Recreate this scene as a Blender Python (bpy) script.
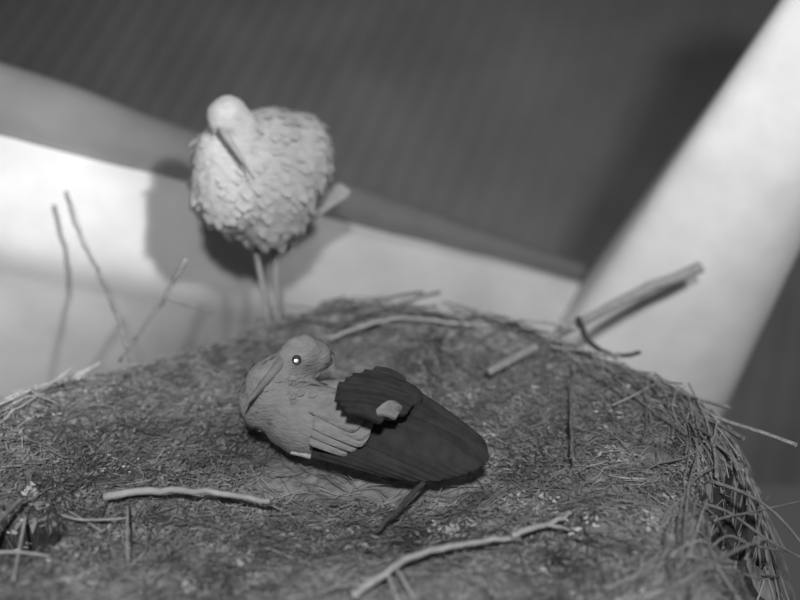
import bpy, bmesh, math, random
import numpy as np
from mathutils import Vector, Matrix, noise
random.seed(7)
rng = np.random.default_rng(7)
S = bpy.context.scene
C = S.collection
for o in list(bpy.data.objects):
    bpy.data.objects.remove(o)

# ------------------------------------------------------------------ camera, sky, lamps, exposure
CAM_H, PITCH, FPX = 1.2, math.radians(20), 800.0
cam_d = bpy.data.cameras.new('camera')
cam = bpy.data.objects.new('camera', cam_d)
C.objects.link(cam)
cam.location = (0, 0, CAM_H)
cam.rotation_euler = (math.pi / 2 - PITCH, 0, 0)
cam_d.sensor_width = 36
cam_d.lens = 36
cam_d.clip_start = 0.02
cam_d.dof.use_dof = True
cam_d.dof.focus_distance = 2.2
cam_d.dof.aperture_fstop = 0.6
S.camera = cam

world = bpy.data.worlds.new('night_sky')
S.world = world
world.use_nodes = True
world.node_tree.nodes['Background'].inputs[0].default_value = (1, 1, 1, 1)
world.node_tree.nodes['Background'].inputs[1].default_value = 0.07


def lamp(name, loc, aim, power, size_deg, blend, radius):
    d = bpy.data.lights.new(name, 'SPOT')
    d.energy = power
    d.spot_size = math.radians(size_deg)
    d.spot_blend = blend
    d.shadow_soft_size = radius
    d.color = (1, 1, 1)
    o = bpy.data.objects.new(name, d)
    C.objects.link(o)
    o.location = loc
    v = Vector(aim) - Vector(loc)
    o.rotation_euler = v.to_track_quat('-Z', 'Y').to_euler()
    return o


lamp('infrared_and_added_spot', (1.2, 0.0, 2.5), (0.5, 4.0, 1.9), 400, 88, 1.0, 0.16)  # the infrared lamp, high on the right
lamp('infrared_and_added_spot', (1.25, 0.0, 2.4), (-1.98, 3.0, 0.40), 1050, 32, 1.0, 0.09)  # added narrow beam that brightens the left end of the gable wall
lamp('added_fill_light', (0.0, -1.2, 2.9), (-0.2, 2.2, 0.2), 450, 100, 1.0, 0.15)  # added fill light to lift the nest, not a known source

S.view_settings.view_transform = 'Standard'
S.view_settings.look = 'None'
S.view_settings.gamma = 1
S.view_settings.use_curve_mapping = False
S.view_settings.exposure = 0.0

# ------------------------------------------------------------------ helpers
cP, sP = math.cos(PITCH), math.sin(PITCH)


def ray(u, v):
    a, b = (u - 400) / FPX, (300 - v) / FPX
    return Vector((a, cP + b * sP, -sP + b * cP))


def PY(u, v, y):
    d = ray(u, v)
    t = y / d.y
    return Vector((0, 0, CAM_H)) + d * t


def PZ(u, v, z):
    d = ray(u, v)
    t = (z - CAM_H) / d.z
    return Vector((0, 0, CAM_H)) + d * t


def tag(o, label=None, cat=None, group=None, kind=None):
    for k, v in (('label', label), ('category', cat), ('group', group), ('kind', kind)):
        if v:
            o[k] = v
    return o


def empty(name, loc):
    o = bpy.data.objects.new(name, None)
    C.objects.link(o)
    o.location = loc
    o.empty_display_size = 0.05
    return o


def add_mesh(name, verts, faces, mat, parent=None, smooth=True, origin=None):
    """verts in world space; the object's origin goes to ORIGIN or the parent's place"""
    org = Vector(origin) if origin is not None else (Vector(parent.location) if parent else Vector((0, 0, 0)))
    me = bpy.data.meshes.new(name)
    me.from_pydata([tuple(Vector(v) - org) for v in verts], [], faces)
    me.materials.append(mat)
    if smooth:
        me.polygons.foreach_set('use_smooth', [True] * len(me.polygons))
    me.update()
    o = bpy.data.objects.new(name, me)
    C.objects.link(o)
    if parent is not None:
        o.parent = parent
        o.location = org - Vector(parent.location)
    else:
        o.location = org
    return o


def child_of(o, parent):
    """parent a mesh whose location is in its grandparent's space under another part"""
    o.parent = parent
    o.location = (0, 0, 0)


def node_mat(name, lo, hi, scale=20, rough=0.9, bump=0.0, bump_scale=60, detail=4, per_object=0.0, attr=None,
             stretch=None, spec=0.2):
    m = bpy.data.materials.new(name)
    m.use_nodes = True
    nt = m.node_tree
    b = nt.nodes['Principled BSDF']
    b.inputs['Roughness'].default_value = rough
    b.inputs['Specular IOR Level'].default_value = spec
    tc = nt.nodes.new('ShaderNodeTexCoord')
    mp = nt.nodes.new('ShaderNodeMapping')
    if stretch:
        mp.inputs['Scale'].default_value = stretch
    nt.links.new(tc.outputs['Object'], mp.inputs[0])
    n = nt.nodes.new('ShaderNodeTexNoise')
    n.inputs['Scale'].default_value = scale
    n.inputs['Detail'].default_value = detail
    nt.links.new(mp.outputs[0], n.inputs['Vector'])
    r = nt.nodes.new('ShaderNodeMapRange')
    r.inputs['From Min'].default_value = 0.3
    r.inputs['From Max'].default_value = 0.7
    r.inputs['To Min'].default_value = lo
    r.inputs['To Max'].default_value = hi
    nt.links.new(n.outputs['Fac'], r.inputs['Value'])
    out = r.outputs['Result']
    if per_object:
        oi = nt.nodes.new('ShaderNodeObjectInfo')
        r2 = nt.nodes.new('ShaderNodeMapRange')
        r2.inputs['To Min'].default_value = 1 - per_object
        r2.inputs['To Max'].default_value = 1 + per_object
        nt.links.new(oi.outputs['Random'], r2.inputs['Value'])
        mu = nt.nodes.new('ShaderNodeMath')
        mu.operation = 'MULTIPLY'
        nt.links.new(out, mu.inputs[0])
        nt.links.new(r2.outputs['Result'], mu.inputs[1])
        out = mu.outputs[0]
    if attr:
        at = nt.nodes.new('ShaderNodeAttribute')
        at.attribute_name = attr
        mu = nt.nodes.new('ShaderNodeMath')
        mu.operation = 'MULTIPLY'
        nt.links.new(out, mu.inputs[0])
        nt.links.new(at.outputs['Fac'], mu.inputs[1])
        out = mu.outputs[0]
    cb = nt.nodes.new('ShaderNodeCombineColor')
    for i in range(3):
        nt.links.new(out, cb.inputs[i])
    nt.links.new(cb.outputs[0], b.inputs['Base Color'])
    if bump:
        n2 = nt.nodes.new('ShaderNodeTexNoise')
        n2.inputs['Scale'].default_value = bump_scale
        n2.inputs['Detail'].default_value = 6
        nt.links.new(mp.outputs[0], n2.inputs['Vector'])
        bp = nt.nodes.new('ShaderNodeBump')
        bp.inputs['Strength'].default_value = bump
        bp.inputs['Distance'].default_value = 0.01
        nt.links.new(n2.outputs['Fac'], bp.inputs['Height'])
        nt.links.new(bp.outputs[0], b.inputs['Normal'])
    return m


M = {}
M['cap'] = node_mat('grey_coping_sheet', 0.15, 0.19, 4, 0.8, 0.1, 30)
M['wall'] = node_mat('lime_plaster', 0.5, 0.6, 4, 0.95, 0.15, 40)
M['plaster'] = node_mat('white_plaster', 0.78, 0.9, 6, 0.95, 0.15, 40)
M['old_plaster'] = node_mat('weathered_plaster', 0.2, 0.3, 5, 0.95, 0.2, 40)
M['roof'] = node_mat('roof_sheet', 0.19, 0.24, 1.5, 0.9)
M['bed'] = node_mat('nest_litter', 0.18, 0.46, 13, 0.95, 0.9, 55, 8)
M['hollow_shade'] = node_mat('litter_shade_colour', 0.03, 0.09, 30, 0.95, 0.6, 60)  # unlit depth of the nest hollows, put into the colour
M['twig'] = node_mat('dry_twig', 0.2, 0.38, 30, 0.9, 0.3, 80, per_object=0.5)
M['straw'] = node_mat('dry_straw', 0.20, 0.38, 12, 0.9, attr='shade')
M['pale_wood'] = node_mat('pale_bare_wood', 0.42, 0.6, 30, 0.9, 0.3, 80)
M['dark_wood'] = node_mat('dark_bark', 0.06, 0.12, 30, 0.9, 0.3, 80)
M['weathered_wood'] = node_mat('weathered_grey_wood', 0.3, 0.42, 30, 0.9, 0.3, 80)
M['grey_wood'] = node_mat('grey_bark', 0.16, 0.3, 30, 0.9, 0.3, 80)
M['white_feather'] = node_mat('white_feathers', 0.36, 0.46, 30, 0.95, 0.5, 70, stretch=(1, 1, 2.2))
M['dimmed_feather'] = node_mat('dimmed_white_feathers', 0.29, 0.38, 30, 0.95, 0.5, 70, stretch=(1, 1, 2.2))  # white feathers darkened in colour for the weaker light on the lying stork
M['black_feather'] = node_mat('black_feathers', 0.038, 0.058, 30, 0.85, 0.3, 90, per_object=0.15)
M['bill'] = node_mat('stork_bill', 0.22, 0.3, 30, 0.6)
M['leg'] = node_mat('stork_leg', 0.36, 0.5, 60, 0.7)
M['eye_skin'] = node_mat('eye_skin', 0.05, 0.08, 60, 0.6)


def metal_eye():
    m = bpy.data.materials.new('eye_shine')
    m.use_nodes = True
    b = m.node_tree.nodes['Principled BSDF']
    b.inputs['Base Color'].default_value = (0.95, 0.95, 0.95, 1)
    b.inputs['Metallic'].default_value = 1
    b.inputs['Roughness'].default_value = 0.3
    return m


M['eye'] = metal_eye()
for mn in ('straw',):
    pass


def tube(pts, radii, sides=6, jitter=0.0):
    """a tapering, bent tube with closed ends -> verts, faces"""
    pts = [Vector(p) for p in pts]
    vs, fs = [], []
    n = len(pts)
    up = Vector((0.13, 0.31, 0.94))
    for i, p in enumerate(pts):
        t = (pts[min(i + 1, n - 1)] - pts[max(i - 1, 0)]).normalized()
        a = t.cross(up)
        if a.length < 1e-3:
            a = t.cross(Vector((1, 0, 0)))
        a.normalize()
        b = t.cross(a)
        r = radii[i] if hasattr(radii, '__len__') else radii
        for k in range(sides):
            w = 2 * math.pi * k / sides
            q = 1 + (random.uniform(-jitter, jitter) if jitter else 0)
            vs.append(p + (a * math.cos(w) + b * math.sin(w)) * r * q)
    for i in range(n - 1):
        for k in range(sides):
            k2 = (k + 1) % sides
            fs.append((i * sides + k, i * sides + k2, (i + 1) * sides + k2, (i + 1) * sides + k))
    fs.append(tuple(range(sides - 1, -1, -1)))
    fs.append(tuple((n - 1) * sides + k for k in range(sides)))
    return vs, fs


def spline(pts, n):
    """Catmull-Rom through PTS, N samples per span"""
    pts = [Vector(p) for p in pts]
    out = []
    for i in range(len(pts) - 1):
        p0, p1, p2, p3 = pts[max(i - 1, 0)], pts[i], pts[i + 1], pts[min(i + 2, len(pts) - 1)]
        for k in range(n):
            t = k / n
            out.append(0.5 * ((2 * p1) + (p2 - p0) * t + (2 * p0 - 5 * p1 + 4 * p2 - p3) * t * t
                              + (3 * p1 - p0 - 3 * p2 + p3) * t ** 3))
    out.append(pts[-1])
    return out


def blob(name, balls, mat, parent, voxel=0.012, smooth_it=6, ruffle=0.0):
    """ellipsoids (centre, radii, rotation matrix) melted into one continuous surface"""
    bm = bmesh.new()
    for b in balls:
        c, r = Vector(b[0]), b[1]
        if not hasattr(r, '__len__'):
            r = (r, r, r)
        m = Matrix.Translation(c - Vector(parent.location))
        if len(b) > 2:
            m = m @ b[2].to_4x4()
        m = m @ Matrix.Diagonal((r[0], r[1], r[2], 1))
        bmesh.ops.create_icosphere(bm, subdivisions=3, radius=1, matrix=m)
    me = bpy.data.meshes.new(name)
    bm.to_mesh(me)
    bm.free()
    o = bpy.data.objects.new(name, me)
    C.objects.link(o)
    md = o.modifiers.new('remesh', 'REMESH')
    md.mode = 'VOXEL'
    md.voxel_size = voxel
    ms = o.modifiers.new('smooth', 'SMOOTH')
    ms.factor = 0.5
    ms.iterations = smooth_it
    dg = bpy.context.evaluated_depsgraph_get()
    me2 = bpy.data.meshes.new_from_object(o.evaluated_get(dg))
    o.modifiers.clear()
    o.data = me2
    bpy.data.meshes.remove(me)
    me2.name = name
    if ruffle:
        for v in me2.vertices:
            p = v.co
            k = noise.noise(p * 26) * 0.6 + noise.noise(p * 55) * 0.4
            v.co = p + v.normal * ruffle * k
    me2.materials.clear()
    me2.materials.append(mat)
    me2.polygons.foreach_set('use_smooth', [True] * len(me2.polygons))
    o.parent = parent
    return o


def chain(pts, radii, n=5):
    """balls strung along a spline"""
    ps = spline(pts, n)
    k = len(pts) - 1
    out = []
    for i, p in enumerate(ps):
        t = i / n
        a = min(int(t), k - 1)
        f = t - a
        out.append((p, radii[a] * (1 - f) + radii[a + 1] * f))
    return out


def plumage(o, flow, count, mat, parent, size=0.034, skip=None, lift=0.0012):
    """small overlapping body feathers lying along FLOW over the surface of O"""
    me = o.data
    ar = np.array([p.area for p in me.polygons])
    idx = rng.choice(len(ar), size=count, p=ar / ar.sum())
    vs, fs = [], []
    base = Vector(parent.location)
    flow = Vector(flow).normalized()
    for i in idx:
        p = me.polygons[int(i)]
        c, nr = p.center + base, p.normal
        if skip and skip(c):
            continue
        d = flow - nr * flow.dot(nr)
        if d.length < 0.15:
            continue
        d = (d.normalized() + Vector(rng.normal(0, 0.12, 3))).normalized()
        e = d.cross(nr).normalized()
        L = size * random.uniform(0.7, 1.3)
        W = L * 0.34
        q = len(vs)
        c = c - nr * 0.0035
        vs += [c - nr * 0.003, c + d * L * .45 + e * W + nr * lift * .3, c + d * L * .85 + e * W * .6 + nr * lift * .6, c + d * L + nr * lift * .6,
               c + d * L * .85 - e * W * .6 + nr * lift * .6, c + d * L * .45 - e * W + nr * lift * .3, c + d * L * .5 + nr * lift * 1.2]
        fs += [(q, q + 1, q + 6), (q + 1, q + 2, q + 6), (q + 2, q + 3, q + 6), (q + 3, q + 4, q + 6), (q + 4, q + 5, q + 6), (q + 5, q, q + 6)]
    ob = add_mesh('plumage', vs, fs, mat, parent)
    ob['kind'] = 'stuff'
    return ob


def feather(name, a, b, width, nrm, mat, parent, bend=0.02, thick=0.003, blunt=0.85):
    """a leaf-shaped vane from A to B, arched across, with a raised shaft"""
    a, b, nrm = Vector(a), Vector(b), Vector(nrm).normalized()
    ax = b - a
    side = ax.cross(nrm).normalized()
    nrm = side.cross(ax).normalized()
    vs, fs = [], []
    N = 11
    for i in range(N + 1):
        t = 1 - (1 - i / N) ** 1.9
        w = width * 0.5 * (0.55 + 0.45 * math.sin(min(t * 1.6, 1.57))) * (1 if t < blunt else math.sqrt(max(0.0, 1 - ((t - blunt) / (1 - blunt)) ** 2)))
        w = max(w, 0.002)
        c = a + ax * t + nrm * bend * math.sin(math.pi * t)
        for s, h in ((-1, -0.18), (-0.5, -0.04), (0, 0.03), (0.5, -0.04), (1, -0.18)):
            vs.append(c + side * w * s + nrm * (w * h))
    m = len(vs)
    vs += [v - nrm * thick for v in vs]
    for i in range(N):
        for k in range(4):
            q = (i * 5 + k, i * 5 + k + 1, (i + 1) * 5 + k + 1, (i + 1) * 5 + k)
            fs.append(q)
            fs.append(tuple(m + j for j in reversed(q)))
    rim = [i * 5 for i in range(N + 1)] + [N * 5 + k for k in range(1, 5)] + [i * 5 + 4 for i in range(N - 1, -1, -1)] + [3, 2, 1]
    for i in range(len(rim)):
        p, q = rim[i], rim[(i + 1) % len(rim)]
        fs.append((p, m + p, m + q, q))
    return add_mesh(name, vs, fs, mat, parent)


# ------------------------------------------------------------------ the setting
def lerp(a, b, t):
    return a + (b - a) * t


# the gable wall behind the nest: a plastered coping that runs down to the right
def gable():
    # cross-section at both ends: (pixel row, how far it stands in front of the ridge line)
    L = [PY(-150, 12, 3.35), PY(-150, 75, 3.13), PY(-150, 104, 3.04), PY(-150, 146, 2.96), PY(-150, 205, 2.90), PY(-150, 243, 2.96)]
    R = [PY(680, 300, 4.2), PY(680, 304, 4.06), PY(680, 307, 4.0), PY(680, 312, 3.94), PY(680, 390, 3.87), PY(680, 422, 3.93)]
    L.append(Vector((L[-1].x, L[-1].y + 0.55, -1.2)))
    R.append(Vector((R[-1].x, R[-1].y + 0.45, -1.2)))
    L.insert(0, L[0] + Vector((-0.1, 0.5, -0.35)))
    R.insert(0, R[0] + Vector((-0.1, 0.5, -0.35)))
    # round the section by sampling a spline over it, except along the wall's face
    def dense(sec):
        return spline(sec[:-1], 5) + [sec[-2].lerp(sec[-1], t) for t in (0.15, 0.5, 1.0)]
    Ld, Rd = dense(L), dense(R)
    Ld.append(Vector((Ld[0].x, Ld[0].y, -1.2)))
    Rd.append(Vector((Rd[0].x, Rd[0].y, -1.2)))
    NS = 60
    vs, fs = [], []
    n = len(Ld)
    for i in range(NS + 1):
        t = i / NS
        for k in range(n):
            p = Ld[k].lerp(Rd[k], t)
            j = noise.noise(p * 4.0) * 0.012
            vs.append(p + Vector((0, -j, j)))
    for i in range(NS):
        for k in range(n):
            k2 = (k + 1) % n
            fs.append((i * n + k, (i + 1) * n + k, (i + 1) * n + k2, i * n + k2))
    fs.append(tuple(range(n)))
    fs.append(tuple(NS * n + k for k in range(n - 1, -1, -1)))
    # the upper facet is a grey sheet cap: the band of faces over the ridge
    capf = [f for f in fs[:NS * n] if (f[0] % n) < 14]
    rest = [f for f in fs if f not in set(capf)]
    q = [Vector(vs[k]) for k in capf[len(capf) // 2]]
    nq = (q[1] - q[0]).cross(q[2] - q[0])
    if nq.z < 0 or nq.y > 0 and abs(nq.y) > abs(nq.z):
        capf = [tuple(reversed(f)) for f in capf]
        rest = [tuple(reversed(f)) for f in rest]
    o = add_mesh('trim_2', vs, capf, M['cap'])
    sol = o.modifiers.new('thickness', 'SOLIDIFY')
    sol.thickness = 0.012
    sol.offset = 1
    tag(o, kind='structure', label='grey sheet cap along the top of the sloping coping')
    rest = rest + capf
    o = add_mesh('wall_back', vs, rest, M['wall'])
    tag(o, kind='structure', label='white plastered sloping gable coping running down behind the nest')


gable()


def pillar():
    # sloping plastered coping on the right, a thick bar that leans up to the right
    base_l, base_r = PY(566, 330, 3.35), PY(737, 425, 3.15)
    top_l, top_r = PY(900, -200, 3.0), PY(975, -120, 2.8)
    ax = (top_l + top_r) / 2 - (base_l + base_r) / 2
    mid_b, mid_t = (base_l + base_r) / 2, (top_l + top_r) / 2
    vs, fs = [], []
    n, NS = 28, 24
    wide_b, wide_t = (base_r - base_l), (top_r - top_l)
    for i in range(-3, NS + 1):
        t = i / NS
        c = mid_b.lerp(mid_t, t)
        w = wide_b.lerp(wide_t, t)
        nrm = ax.cross(w).normalized()
        if nrm.y > 0:
            nrm = -nrm
        for k in range(n):
            a = 2 * math.pi * k / n
            ca, sa = math.cos(a), math.sin(a)
            e = 1.0 if ca > 0 else 0.4
            x = math.copysign(abs(ca) ** e, ca) * 0.5
            y = math.copysign(abs(sa) ** e, sa) * 0.3
            p = c + w * x + nrm * (y - 0.3)
            vs.append(p + nrm * noise.noise(p * 5) * 0.008)
    for i in range(NS + 3):
        for k in range(n):
            k2 = (k + 1) % n
            fs.append((i * n + k, i * n + k2, (i + 1) * n + k2, (i + 1) * n + k))
    fs.append(tuple(range(n)))
    fs.append(tuple((NS + 3) * n + k for k in range(n - 1, -1, -1)))
    o = add_mesh('wall_right', vs, fs, M['plaster'])
    tag(o, kind='structure', label='white plastered bar of masonry leaning up to the right beside the nest')


pillar()


def roof():
    # far roof slope, ribbed sheets running down it
    vs, fs = [], []
    W0, W1, step = -9.0, 9.0, 0.2
    A, B = Vector((0, 4.6, -1.8)), Vector((0, 9.6, 3.6))
    skew = 2.6
    nrm = Vector((0, -5.4, 5.0)).normalized()
    xs = np.arange(W0, W1, step / 4)
    prof = [0, 0.014, 0.02, 0.014]
    for r, t in enumerate((0, 1)):
        for i, x in enumerate(xs):
            p = A.lerp(B, t) + Vector((x + skew * t, 0, 0)) + nrm * prof[i % 4]
            vs.append(p)
    n = len(xs)
    fs = [(i, i + 1, n + i + 1, n + i) for i in range(n - 1)]
    o = add_mesh('ceiling', vs, fs, M['roof'], smooth=False)
    o.name = 'trim_1'
    tag(o, kind='structure', label='dark ribbed roof slope rising behind the gable')


roof()


def pedestal():
    bm = bmesh.new()
    bmesh.ops.create_cube(bm, size=1, matrix=Matrix.Translation((-0.15, 1.95, -0.72)) @ Matrix.Diagonal((2.3, 1.5, 0.5, 1)))
    bmesh.ops.bevel(bm, geom=bm.edges[:], offset=0.05, segments=4, profile=0.6, affect='EDGES')
    me = bpy.data.meshes.new('floor')
    bm.to_mesh(me)
    bm.free()
    me.materials.append(M['old_plaster'])
    o = bpy.data.objects.new('floor', me)
    C.objects.link(o)
    tag(o, kind='structure', label='plastered masonry block that carries the nest')


pedestal()

# ------------------------------------------------------------------ the nest
NC = Vector((-0.20, 2.05, 0))
NRX, NRY = 1.14, 1.0


# dark hollows between the sticks of the rim
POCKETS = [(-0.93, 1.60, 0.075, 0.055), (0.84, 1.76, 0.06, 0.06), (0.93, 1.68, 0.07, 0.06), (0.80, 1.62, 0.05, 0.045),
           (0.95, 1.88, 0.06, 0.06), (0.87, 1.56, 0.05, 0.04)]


def in_pocket(x, y, k=1.1):
    return any(((x - px) / ra) ** 2 + ((y - py) / rb) ** 2 < k for px, py, ra, rb in POCKETS)


def nest_rho(x, y):
    dx, dy = x - NC.x, y - NC.y
    a = math.atan2(dy, dx)
    k = 1 + 0.035 * math.sin(3 * a + 1.0) + 0.03 * math.sin(5 * a + 0.4) + 0.02 * math.sin(9 * a)
    k += 0.07 * math.exp(-((a + 0.75) / 0.3) ** 2)
    k -= 0.17 * math.exp(-((a - 2.35) / 0.45) ** 2)      # pressed in where the gable stands
    return math.hypot(dx / NRX, dy / NRY) / k


def nest_z(x, y):
    r = nest_rho(x, y)
    n = noise.noise(Vector((x * 5, y * 5, 0.3))) * 0.022 + noise.noise(Vector((x * 14, y * 14, 1.3))) * 0.012
    if r < 1:
        z = -0.03 + 0.075 * r ** 3
        if r > 0.88:
            z -= 0.10 * ((r - 0.88) / 0.12) ** 2
    else:
        z = -0.055 - (r - 1) * 1.9
    cup = math.exp(-(((x + 0.1) / 0.42) ** 2 + ((y - 1.95) / 0.3) ** 2) * 1.2) * 0.035
    a = math.atan2(y - NC.y, x - NC.x)
    z += 0.075 * math.exp(-((r - 0.94) / 0.07) ** 2) * math.exp(-((a - 1.2) / 0.6) ** 4)     # the far rim is built up
    for px, py, ra, rb in POCKETS:
        z -= 0.36 * math.exp(-(((x - px) / ra) ** 2 + ((y - py) / rb) ** 2) ** 2)
    return z + n - cup


nest = empty('stork_nest', (NC.x, NC.y, -0.47))
tag(nest, 'broad round stork nest of twigs and hay on the masonry, both storks in it', 'nest')


def nest_bed():
    vs, fs = [], []
    NR, NA = 90, 240
    vs.append(Vector((NC.x, NC.y, nest_z(NC.x, NC.y))))
    for i in range(1, NR + 1):
        r = (i / NR) * 1.2
        for k in range(NA):
            a = 2 * math.pi * k / NA
            x, y = NC.x + math.cos(a) * NRX * r, NC.y + math.sin(a) * NRY * r
            z = nest_z(x, y) + noise.noise(Vector((x * 38, y * 38, 0))) * 0.009
            vs.append(Vector((x, y, max(z, -0.47))))
    for k in range(NA):
        fs.append((0, 1 + k, 1 + (k + 1) % NA))
    for i in range(NR - 1):
        for k in range(NA):
            k2 = (k + 1) % NA
            a, b = 1 + i * NA, 1 + (i + 1) * NA
            fs.append((a + k, b + k, b + k2, a + k2))
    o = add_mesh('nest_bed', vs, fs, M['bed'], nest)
    o.data.materials.append(M['hollow_shade'])            # shade inside the deep hollows, painted as near-black litter
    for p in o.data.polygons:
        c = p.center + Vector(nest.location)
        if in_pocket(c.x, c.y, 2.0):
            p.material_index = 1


nest_bed()


def bulk(name, items, mat, parent, sides=3):
    """many small bent tubes in one mesh with a shade per piece; items: (points, radius, shade)"""
    vs, fs, sh = [], [], []
    for pts, r, s in items:
        v, f = tube(pts, [r * (1 - 0.5 * i / len(pts)) for i in range(len(pts))], sides)
        o = len(vs)
        vs += v
        fs += [tuple(o + j for j in q) for q in f]
        sh += [s] * len(v)
    ob = add_mesh(name, vs, fs, mat, parent, smooth=False)
    at = ob.data.attributes.new('shade', 'FLOAT', 'POINT')
    at.data.foreach_set('value', sh)
    ob['kind'] = 'stuff'
    return ob


def lay(x, y, yaw, length, curl, lift, n=4, roll=0.0):
    """points of a piece lying on the nest, curved sideways by CURL"""
    pts = []
    for i in range(n + 1):
        t = i / n - 0.5
        a = yaw + curl * t
        px = x + math.cos(yaw) * length * t - math.sin(yaw) * curl * length * (t * t) * 0.9
        py = y + math.sin(yaw) * length * t + math.cos(yaw) * curl * length * (t * t) * 0.9
        pz = nest_z(px, py) + lift + roll * t * length
        pts.append((px, py, pz))
    return pts


def rand_in_nest(lo=0.0, hi=1.0, ymin=1.2):
    while True:
        a = random.uniform(0, 2 * math.pi)
        r = math.sqrt(random.uniform(lo * lo, hi * hi))
        x, y = NC.x + math.cos(a) * NRX * r, NC.y + math.sin(a) * NRY * r
        if y > ymin:
            return x, y, a


def under_bird(x, y):
    return (((x + 0.1) / 0.30) ** 2 + ((y - 1.97) / 0.15) ** 2) < 1


# hay and fine straw
items = []
for i in range(12000):
    x, y, a = rand_in_nest(0, 1.02)
    if in_pocket(x, y):
        continue
    if under_bird(x, y) and random.random() < 0.8:
        continue
    L = random.uniform(0.03, 0.13)
    patch = 0.75 + 0.9 * noise.noise(Vector((x * 4, y * 4, 5)))
    sh = max(0.25, random.lognormvariate(0, 0.3) * patch)
    yaw = random.uniform(0, math.pi) if random.random() < 0.55 else a + math.pi / 2 + random.gauss(0, 0.4)
    items.append((lay(x, y, yaw, L, random.uniform(-1.3, 1.3), random.uniform(0.0, 0.02), 3,
                      random.gauss(0, 0.22)), random.uniform(0.0009, 0.0022), min(sh, 2.2)))
bulk('straw', items, M['straw'], nest)

# wisps of moss and leaf litter, in clumps
vs, fs, sh = [], [], []
for c in range(900):
    cx, cy, a = rand_in_nest(0.15, 1.0)
    if under_bird(cx, cy) or in_pocket(cx, cy):
        continue
    s = random.uniform(0.5, 1.3) * (1.9 if random.random() < 0.12 else 1)
    R = random.uniform(0.01, 0.035)
    for k in range(random.randint(6, 22)):
        x, y = random.gauss(cx, R), random.gauss(cy, R)
        z = nest_z(x, y) + random.uniform(0.004, 0.022)
        w, l = random.uniform(0.004, 0.013), random.uniform(0.010, 0.028)
        yaw = random.uniform(0, 6.28)
        d = Vector((math.cos(yaw), math.sin(yaw), random.gauss(0, 0.5))).normalized()
        e = d.cross(Vector((random.gauss(0, .4), random.gauss(0, .4), 1))).normalized()
        p = Vector((x, y, z))
        o = len(vs)
        up = d.cross(e) * 0.002
        vs += [p - d * l / 2, p + e * w / 2 + up, p + d * l / 2, p - e * w / 2 + up, p - up]
        fs += [(o, o + 1, o + 2, o + 3), (o + 1, o, o + 4), (o + 2, o + 1, o + 4), (o + 3, o + 2, o + 4), (o, o + 3, o + 4)]
        sh += [s] * 5
ob = add_mesh('leaf_litter', vs, fs, M['straw'], nest, smooth=False)
ob.data.attributes.new('shade', 'FLOAT', 'POINT').data.foreach_set('value', sh)
ob['kind'] = 'stuff'

# finer sticks woven through the rim and the outer side
items = []
for i in range(2600):
    a = random.uniform(-0.5, math.pi + 0.5) if i < 1500 else random.uniform(math.pi + 0.5, 2 * math.pi - 0.5)
    r = random.uniform(0.88, 1.13)
    x, y = NC.x + math.cos(a) * NRX * r, NC.y + math.sin(a) * NRY * r
    if in_pocket(x, y, 2.6):
        continue
    yaw = a + math.pi / 2 + random.gauss(0, 0.45)
    items.append((lay(x, y, yaw, random.uniform(0.12, 0.34), random.uniform(-0.7, 0.7), random.uniform(0, 0.03), 4,
                      random.gauss(0, 0.12)), random.uniform(0.002, 0.0042), random.uniform(0.5, 1.5)))
bulk('fine_sticks', items, M['straw'], nest, 4)

# the larger twigs, one by one
protos = []
for k in range(14):
    n = 5
    L = 1.0
    cur = random.uniform(-0.25, 0.25)
    pts = [Vector((t - 0.5, cur * ((t - 0.5) ** 2) + random.gauss(0, 0.012), random.gauss(0, 0.010))) for t in [i / n for i in range(n + 1)]]
    v, f = tube(pts, [0.016 * (1 - 0.55 * i / n) for i in range(n + 1)], 5, 0.12)
    me = bpy.data.meshes.new('twig')
    me.from_pydata([tuple(q) for q in v], [], f)
    me.materials.append(M['twig'])
    me.update()
    protos.append(me)


def twig(x, y, yaw, tilt, length, lift, thick=1.0):
    o = bpy.data.objects.new('twig', random.choice(protos))
    C.objects.link(o)
    o.parent = nest
    z = nest_z(x, y) + lift
    o.location = Vector((x, y, z)) - nest.location
    o.rotation_euler = (random.uniform(0, 6.28), 0, 0)
    o.rotation_mode = 'XYZ'
    m = Matrix.Rotation(yaw, 4, 'Z') @ Matrix.Rotation(-tilt, 4, 'Y') @ Matrix.Rotation(random.uniform(-0.5, 0.5), 4, 'X')
    o.rotation_euler = m.to_euler()
    k = length
    o.scale = (k, max(0.25, k * 0.9) * thick, max(0.25, k * 0.9) * thick)
    return o


for i in range(190):
    a = random.uniform(-0.75, math.pi + 0.75)
    r = random.uniform(0.85, 1.06)
    x, y = NC.x + math.cos(a) * NRX * r, NC.y + math.sin(a) * NRY * r
    if in_pocket(x, y, 3.2):
        continue
    twig(x, y, a + math.pi / 2 + random.gauss(0, 0.3), random.gauss(0, 0.08), random.uniform(0.22, 0.55), random.uniform(0.0, 0.03))
for i in range(75):
    x, y, a = rand_in_nest(0.35, 0.9)
    if ((x + 0.1) / 0.5) ** 2 + ((y - 1.95) / 0.36) ** 2 < 1:
        continue
    twig(x, y, random.uniform(0, math.pi), random.gauss(0, 0.03), random.uniform(0.12, 0.32), 0.008, 0.8)


# twigs that stick out of the nest's sides, over the dark gaps
def out_twig(pts, r, mat, name='twig'):
    ps = spline(pts, 4)
    v, f = tube(ps, [r * (1 - 0.5 * i / len(ps)) for i in range(len(ps))], 5, 0.1)
    return add_mesh(name, v, f, mat, nest)


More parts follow.
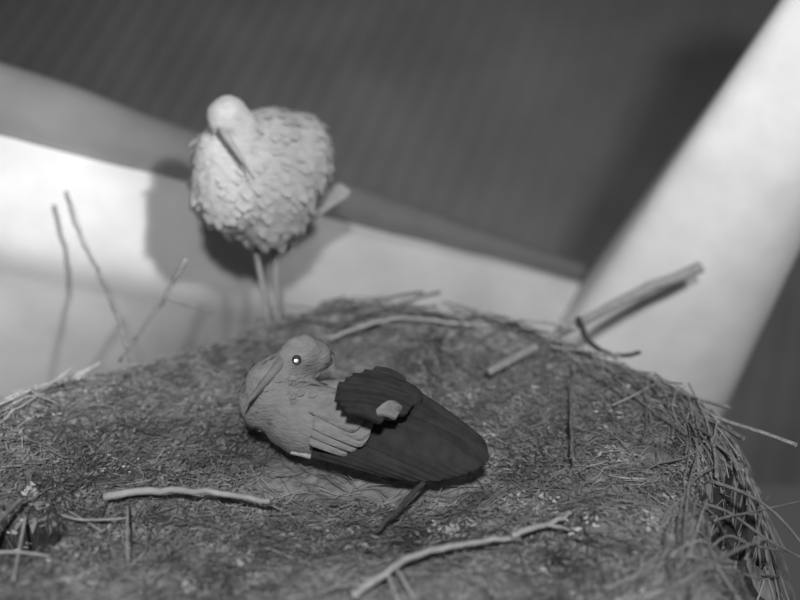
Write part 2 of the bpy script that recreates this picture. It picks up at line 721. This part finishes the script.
for px, r in (
        ([(700, 478, .0), (742, 492, .0), (776, 514, -.03), (812, 556, -.1)], .006),
        ([(690, 500, .0), (728, 512, -.02), (768, 540, -.06), (806, 560, -.12)], .005),
        ([(680, 540, -.02), (716, 520, -.0), (752, 512, -.02), (806, 500, -.04)], .005),
        ([(700, 560, -.05), (726, 536, -.03), (752, 545, -.06), (790, 552, -.1)], .005),
        ([(705, 500, .0), (694, 530, -.01), (708, 556, -.05), (760, 580, -.1)], .005),
        ([(745, 560, -.1), (760, 520, -.05), (752, 490, -.03), (738, 470, .0)], .004)):
    out_twig([PZ(*p) for p in px], r, M['grey_wood'])
for px, r in (
        ([(26, 515, .02), (20, 545, .02), (14, 580, .03)], .005),
        ([(-10, 553, .03), (18, 552, .03), (50, 556, .02)], .005),
        ([(60, 515, .02), (85, 520, .03), (128, 518, .02)], .004),
        ([(128, 505, .01), (127, 535, .03), (128, 560, .03)], .004)):
    out_twig([PZ(*p) for p in px], r, M['pale_wood'])


# ------------------------------------------------------------------ loose sticks lying in the nest: things of their own
def stick(pts, r, mat, label, sub=5, twiglets=(), taper=0.45):
    ps = spline(pts, sub)
    n = len(ps)
    ps = [p + Vector((random.gauss(0, .002), random.gauss(0, .002), random.gauss(0, .002))) for p in ps]
    v, f = tube(ps, [r * (1 - taper * i / n) for i in range(n)], 7, 0.08)
    o = add_mesh('stick', v, f, mat, None, origin=ps[0])
    tag(o, label, 'stick')
    for tw in twiglets:
        q = spline(tw, 3)
        v, f = tube(q, [r * 0.5 * (1 - 0.5 * i / len(q)) for i in range(len(q))], 5)
        c = add_mesh('side_shoot', v, f, mat, None, origin=ps[0])
        child_of(c, o)
    return o


stick([PZ(488, 372, .03), PZ(545, 342, .05), PY(600, 312, 2.95), PY(650, 288, 3.0), PY(700, 268, 3.05)], .014, M['weathered_wood'],
      'long grey stick poking up out of the nest across the right-hand bright plaster', 5, (), -0.8)
stick([PZ(352, 596, .04), PZ(385, 574, .05), PZ(420, 553, .055), PZ(470, 543, .05), PZ(520, 538, .03)], .009, M['pale_wood'],
      'pale bent stick with a fork at its lower end, in the nest nearest the viewer', 5,
      [[PZ(388, 572, .05), PZ(393, 590, .05), PZ(400, 606, .04)], [PZ(396, 568, .05), PZ(406, 585, .05), PZ(414, 600, .04)]])
stick([PZ(104, 496, .035), PZ(150, 491, .04), PZ(205, 491, .04), PZ(270, 501, .03)], .011, M['pale_wood'],
      'smooth pale stick lying crosswise in the left half of the nest', 5)
stick([PZ(512, 535, .05), PZ(535, 528, .05), PZ(558, 520, .045), PZ(572, 512, .04)], .008, M['pale_wood'],
      'short pale stick just right of the bent forked one', 4, [[PZ(545, 525, .05), PZ(560, 527, .05), PZ(570, 530, .045)]])
stick([PZ(428, 478, .03), PZ(398, 508, .03), PZ(376, 532, .025)], .008, M['dark_wood'],
      'short dark stick slanting below the lying stork', 4)
stick([PZ(330, 338, .05), PZ(365, 326, .07), PZ(400, 318, .09), PZ(460, 324, .09), PZ(540, 328, .08)], .007, M['pale_wood'],
      'long pale stick arched along the far rim of the nest', 5)
stick([PZ(572, 372, .06), PZ(571, 410, .06), PZ(573, 462, .05)], .006, M['grey_wood'],
      'dark straight stick lying lengthwise right of the lying stork', 4)
stick([PY(66, 192, 2.98), PY(72, 215, 2.95), PY(82, 240, 2.92), PY(96, 268, 2.85), PY(118, 320, 2.6), PY(130, 362, 2.55)], .0085, M['grey_wood'],
      'thin curved stick standing up at the left edge against the white coping', 5)
stick([PY(186, 258, 2.62), PY(168, 290, 2.6), PY(146, 325, 2.58), PY(120, 362, 2.54)], .009, M['grey_wood'],
      'thin grey stick leaning on the nest rim left of the standing stork', 5,
      [[PY(165, 296, 2.6), PY(185, 305, 2.6), PY(212, 312, 2.62)]])
stick([PZ(578, 318, .09), PZ(592, 345, .07), PZ(618, 356, .06), PZ(640, 352, .06)], .012, M['dark_wood'],
      'dark crooked stick on the far right rim beside the long poking one', 5)

# ------------------------------------------------------------------ the lying stork
HD = math.radians(155)
fw, lf = Vector((math.cos(HD), math.sin(HD), 0)), Vector((-math.sin(HD), math.cos(HD), 0))
LB = Vector((-0.137, 1.949, -0.055))
RB = Matrix((fw, lf, Vector((0, 0, 1)))).transposed()


def loc(x, y, z):
    return LB + fw * x + lf * y + Vector((0, 0, z + 0.04))


lying = empty('stork', LB)
tag(lying, 'stork lying in the middle of the nest, black wings folded, eye shining', 'stork', 'pair of white storks')
Hc = PY(303, 351, 2.08)
neck = [loc(0.22, -0.02, 0.14), PY(266, 388, 2.04), PY(279, 372, 2.06), PY(302, 362, 2.10), Hc]
balls = [(loc(0.07, -0.05, 0.10), (0.19, 0.10, 0.10), RB), (loc(0.16, -0.03, 0.11), (0.14, 0.11, 0.11), RB),
         (loc(-0.12, -0.07, 0.08), (0.13, 0.055, 0.05), RB), (PY(258, 403, 2.04), (0.06, 0.06, 0.08))]
balls += chain(neck, [0.095, 0.066, 0.055, 0.052, 0.05])
hf = Vector((-0.80, -0.56, -0.16)).normalized()
hs = hf.cross(Vector((0, 0, 1))).normalized() * -1     # the bird's left, towards the viewer
RH = Matrix((hf, hs, hf.cross(hs))).transposed()
balls += [(Hc + hf * 0.012, (0.066, 0.047, 0.05), RH), (Hc + Vector((0.03, 0.03, -0.03)), 0.05)]
lbody = blob('body', balls, M['dimmed_feather'], lying, 0.011, 6, 0.004)
plumage(lbody, (0.8, -0.45, -0.25), 900, M['dimmed_feather'], lying, 0.028, lambda c: (c - Hc).length < 0.07)


def eyes(Hc, hf, hs, parent, r=0.009, f=0.040, s=0.0385, u=0.004):
    up = hf.cross(hs)
    if up.z < 0:
        up = -up
    for sg in (1, -1):
        c = Hc + hf * f + hs * sg * s + up * u
        bm = bmesh.new()
        hv = (hs * sg + hf * 0.3).normalized()
        if hv.y < 0:                                      # the eye turned to the viewer catches the lamp
            hv = ((Vector((0, 0, CAM_H)) - c).normalized() + (Vector((1.2, 0, 2.5)) - c).normalized()).normalized()
        q = Vector((0, 0, 1)).rotation_difference(hv).to_matrix().to_4x4()
        bmesh.ops.create_uvsphere(bm, u_segments=16, v_segments=10, radius=1,
                                  matrix=Matrix.Translation(c - Vector(parent.location)) @ q @ Matrix.Diagonal((r, r, r * 0.35, 1)))
        me = bpy.data.meshes.new('eye')
        bm.to_mesh(me)
        bm.free()
        me.materials.append(M['eye'])
        me.polygons.foreach_set('use_smooth', [True] * len(me.polygons))
        o = bpy.data.objects.new('eye', me)
        C.objects.link(o)
        o.parent = parent
        # dark bare skin around it
        v, fcs = [], []
        n = 16
        ax = (hs * sg + hf * 0.45).normalized()
        a = ax.cross(Vector((0, 0, 1))).normalized()
        b = ax.cross(a)
        for ring, (rr, h) in enumerate(((r * 0.75, 0.004), (r * 1.1, 0.002), (r * 1.35, -0.006))):
            for k in range(n):
                w = 2 * math.pi * k / n
                v.append(c + (a * math.cos(w) + b * math.sin(w)) * rr + ax * h)
        for ring in range(2):
            for k in range(n):
                k2 = (k + 1) % n
                fcs.append((ring * n + k, ring * n + k2, (ring + 1) * n + k2, (ring + 1) * n + k))
        add_mesh('eye_ring', v, fcs, M['eye_skin'], parent)


def bill(a, b, r, parent):
    a, b = Vector(a), Vector(b)
    for nm, off, k in (('upper_bill', 0.45, 1.0), ('lower_bill', -0.45, 0.8)):
        up = Vector((0, 0, 1)) - (b - a).normalized() * (b - a).normalized().z
        up.normalize()
        pts = [a.lerp(b, t) + up * r * off * (1 - t) for t in (0, .2, .4, .6, .8, 1)]
        v, f = tube(pts, [r * k * q for q in (1, .85, .68, .5, .32, .1)], 8)
        add_mesh(nm, v, f, M['bill'], parent)


eyes(Hc, hf, hs, lying, 0.0105, 0.042, 0.041)
bill(Hc + hf * 0.055 + Vector((0, 0, -0.006)), PY(243, 408, 1.93), 0.019, lying)

# near (left) wing: pale coverts, then the black flight feathers
cov = [(PZ(300, 410, .13), (0.12, 0.062, 0.09), RB), (PZ(330, 412, .14), (0.10, 0.05, 0.075), RB),
       (PZ(318, 428, .08), (0.12, 0.045, 0.06), RB), (PZ(350, 425, .12), (0.06, 0.045, 0.045), RB)]
wc = blob('wing_coverts', cov, M['dimmed_feather'], lying, 0.011, 5, 0.004)
plumage(wc, (0.85, -0.45, -0.2), 500, M['dimmed_feather'], lying, 0.036)
for i, (a, b) in enumerate((((310, 436, .115), (352, 442, .10)), ((312, 428, .135), (362, 438, .12)), ((314, 420, .155), (370, 434, .14)),
                            ((316, 412, .17), (372, 428, .155)), ((312, 404, .185), (364, 420, .175)))):
    feather('covert_feather', PZ(*a), PZ(*b), 0.085, (-0.1, -0.6, 0.8), M['dimmed_feather'], lying, 0.006)

black = [(PZ(345, 447, .055), .022), (PZ(372, 450, .07), .028), (PZ(398, 442, .09), (.09, .05, .06), RB),
         (PZ(425, 430, .11), (.09, .05, .06), RB), (PZ(425, 455, .06), (.11, .05, .035), RB), (PZ(455, 456, .065), (.08, .045, .035), RB)]
blob('folded_wing', black, M['black_feather'], lying, 0.011, 5, 0.003)
bases = [(322, 453, .055), (342, 449, .08), (364, 445, .10), (384, 436, .13), (397, 425, .15), (406, 412, .17), (426, 404, .185)]
tips = [(402, 469, .05), (428, 474, .05), (448, 474, .06), (466, 470, .075), (480, 466, .09), (488, 461, .10), (484, 454, .11)]
for i in range(13):
    t = i / 12 * 6
    k, f = min(int(t), 5), t - min(int(t), 5)
    a = PZ(*bases[k]).lerp(PZ(*bases[k + 1]), f)
    b = PZ(*tips[k]).lerp(PZ(*tips[k + 1]), f)
    a2 = a - (b - a).normalized() * 0.03
    feather('flight_feather', a2 + lf * 0.004 * (i % 2), b, 0.062, lf * 0.75 + Vector((0, 0, 0.75)), M['black_feather'], lying, 0.018)
# far (right) wing
blob('wing_coverts', [(loc(0.08, -0.12, 0.12), (0.15, 0.05, 0.085), RB)], M['dimmed_feather'], lying, 0.011, 5, 0.005)
blob('folded_wing', [(PZ(372, 392, .2), (.09, .06, .055), RB), (PZ(395, 396, .19), (.09, .05, .05), RB), (PZ(352, 395, .2), .035)],
     M['black_feather'], lying, 0.011, 5, 0.003)
bases = [(345, 408, .25), (335, 397, .255), (338, 384, .26), (352, 375, .26), (374, 368, .25)]
tips = [(384, 418, .225), (408, 411, .215), (414, 403, .215), (413, 394, .215), (405, 384, .22)]
for i in range(9):
    t = i / 8 * 4
    k, f = min(int(t), 3), t - min(int(t), 3)
    a = PZ(*bases[k]).lerp(PZ(*bases[k + 1]), f)
    b = PZ(*tips[k]).lerp(PZ(*tips[k + 1]), f)
    feather('flight_feather', a, b, 0.05, Vector((0, -0.25, 1)), M['black_feather'], lying, 0.012)
for i in range(5):
    a = PZ(372 + i * 2, 413 - i, .235)
    b = PZ(397 + i, 415 - i * 2.5, .228)
    feather('back_feather', a, b, 0.034, Vector((0, -0.3, 1)), M['dimmed_feather'], lying, 0.012)
for i in range(5):
    a = loc(-0.2, -0.11 + 0.02 * i, 0.065)
    feather('tail_feather', a, a - fw * 0.12 + lf * (i - 2) * 0.01, 0.05, (0, 0, 1), M['dimmed_feather'], lying, 0.006)

# ------------------------------------------------------------------ the standing stork
FY = 2.88
SB = PZ(270, 337, 0.0)
SB.z = nest_z(SB.x, SB.y)
standing = empty('stork', SB)
tag(standing, 'stork standing behind the lying one, hunched and pale with its bill on its breast', 'stork', 'pair of white storks')
px = 1 / 271.0


def ball(u, v, y, a, b, c):
    return (PY(u, v, y), (a * px, b, c * px))


S_balls = [ball(258, 185, 2.90, 62, 0.19, 60), ball(234, 190, 2.82, 42, 0.16, 46), ball(266, 215, 2.88, 42, 0.14, 32),
           ball(272, 150, 2.96, 48, 0.17, 42), ball(225, 165, 2.83, 32, 0.13, 42), ball(290, 150, 3.0, 36, 0.15, 40),
           ball(283, 236, 2.92, 16, 0.07, 12)]
SH = PY(228, 117, 2.80)
S_balls += chain([PY(240, 165, 2.84), PY(238, 140, 2.83), PY(232, 124, 2.82), SH], [0.12, 0.095, 0.08, 0.068], 4)
shf = Vector((-0.25, -0.85, -0.45)).normalized()
shs = shf.cross(Vector((0, 0, 1))).normalized() * -1
RS = Matrix((shf, shs, shf.cross(shs))).transposed()
S_balls += [(SH + shf * 0.01 + Vector((0, 0, 0.005)), (0.085, 0.068, 0.07), RS)]
sbody = blob('body', S_balls, M['white_feather'], standing, 0.012, 6, 0.007)
plumage(sbody, (0.15, 0.1, -1), 1500, M['white_feather'], standing, 0.05, lambda c: (c - SH).length < 0.09)
eyes(SH, shf, shs, standing, 0.0075, 0.052, 0.048, 0.006)
bill(SH + shf * 0.075, PY(254, 178, 2.655), 0.017, standing)
# left wing, seen edge on at the right: pale shoulder and coverts
sw = blob('wing_coverts', [ball(308, 160, 2.98, 25, 0.15, 44), ball(298, 180, 2.93, 22, 0.12, 40), ball(300, 132, 3.0, 24, 0.12, 20),
                      ball(291, 205, 2.92, 14, 0.09, 24)],
     M['white_feather'], standing, 0.012, 5, 0.006)
plumage(sw, (0.1, 0.1, -1), 600, M['white_feather'], standing, 0.045)
blob('wing_coverts', [ball(208, 178, 2.95, 14, 0.15, 42)], M['white_feather'], standing, 0.012, 5, 0.007)
for i in range(6):
    a = PY(300 - i * 8, 190, 3.10)
    feather('flight_feather', a, PY(290 - i * 6, 232, 3.22), 0.06, (0.2, 1, 0.4), M['black_feather'], standing, 0.02)
for i in range(6):
    feather('flight_feather', PY(225 + i * 6, 190, 3.08), PY(240 + i * 6, 230, 3.20), 0.06, (-0.2, 1, 0.4), M['black_feather'], standing, 0.02)
# the tail, cocked up to the right
for i in range(5):
    feather('tail_feather', PY(300 + i, 228 - i * 2, 2.98 + i * 0.012), PY(350 - i * 2.0, 190 - i * 1.5, 3.05 + i * 0.012), 0.048,
            (-0.5, -0.6, 0.6), M['white_feather'], standing, 0.01)


def leg(top, hock, foot, yaw):
    pts = [top, top.lerp(hock, .5), top.lerp(hock, .85), hock, hock.lerp(foot, .15), hock.lerp(foot, .6), foot]
    v, f = tube(pts, [.016, .011, .010, .0125, .009, .008, .0085], 8)
    l = add_mesh('leg', v, f, M['leg'], standing)
    for da, ln in ((-0.55, .075), (0, .09), (0.55, .075), (math.pi, .035)):
        a = yaw + da
        d = Vector((math.cos(a), math.sin(a), 0))
        e = foot + d * ln
        m = foot + d * ln * 0.5
        e.z, m.z = foot.z - 0.003, foot.z + 0.006
        v, f = tube([foot, m, e], [.007, .006, .003], 6)
        t = add_mesh('toe', v, f, M['leg'], None, origin=standing.location)
        child_of(t, l)


f1 = SB + Vector((0, 0, 0.014))
leg(PY(253, 238, 2.90), PY(263, 288, 2.90), f1, -2.0)
f2 = PZ(279, 330, 0.0)
f2.z = nest_z(f2.x, f2.y) + 0.014
leg(PY(275, 238, 2.95), PY(276, 288, 2.96), f2, -1.9)

# ------------------------------------------------------------------ a small pale feather lying by the lying stork
fp = PZ(297, 452, 0.0)
o = feather('fallen_feather', PZ(291, 452, .035), PZ(312, 456, .03), 0.02, (0.1, -0.3, 1), M['pale_wood'], None, 0.004)
org = PZ(291, 452, .03)
o.data.transform(Matrix.Translation(-org))
o.location = org
tag(o, 'small pale feather lying in the hay left of the black wing', 'feather')
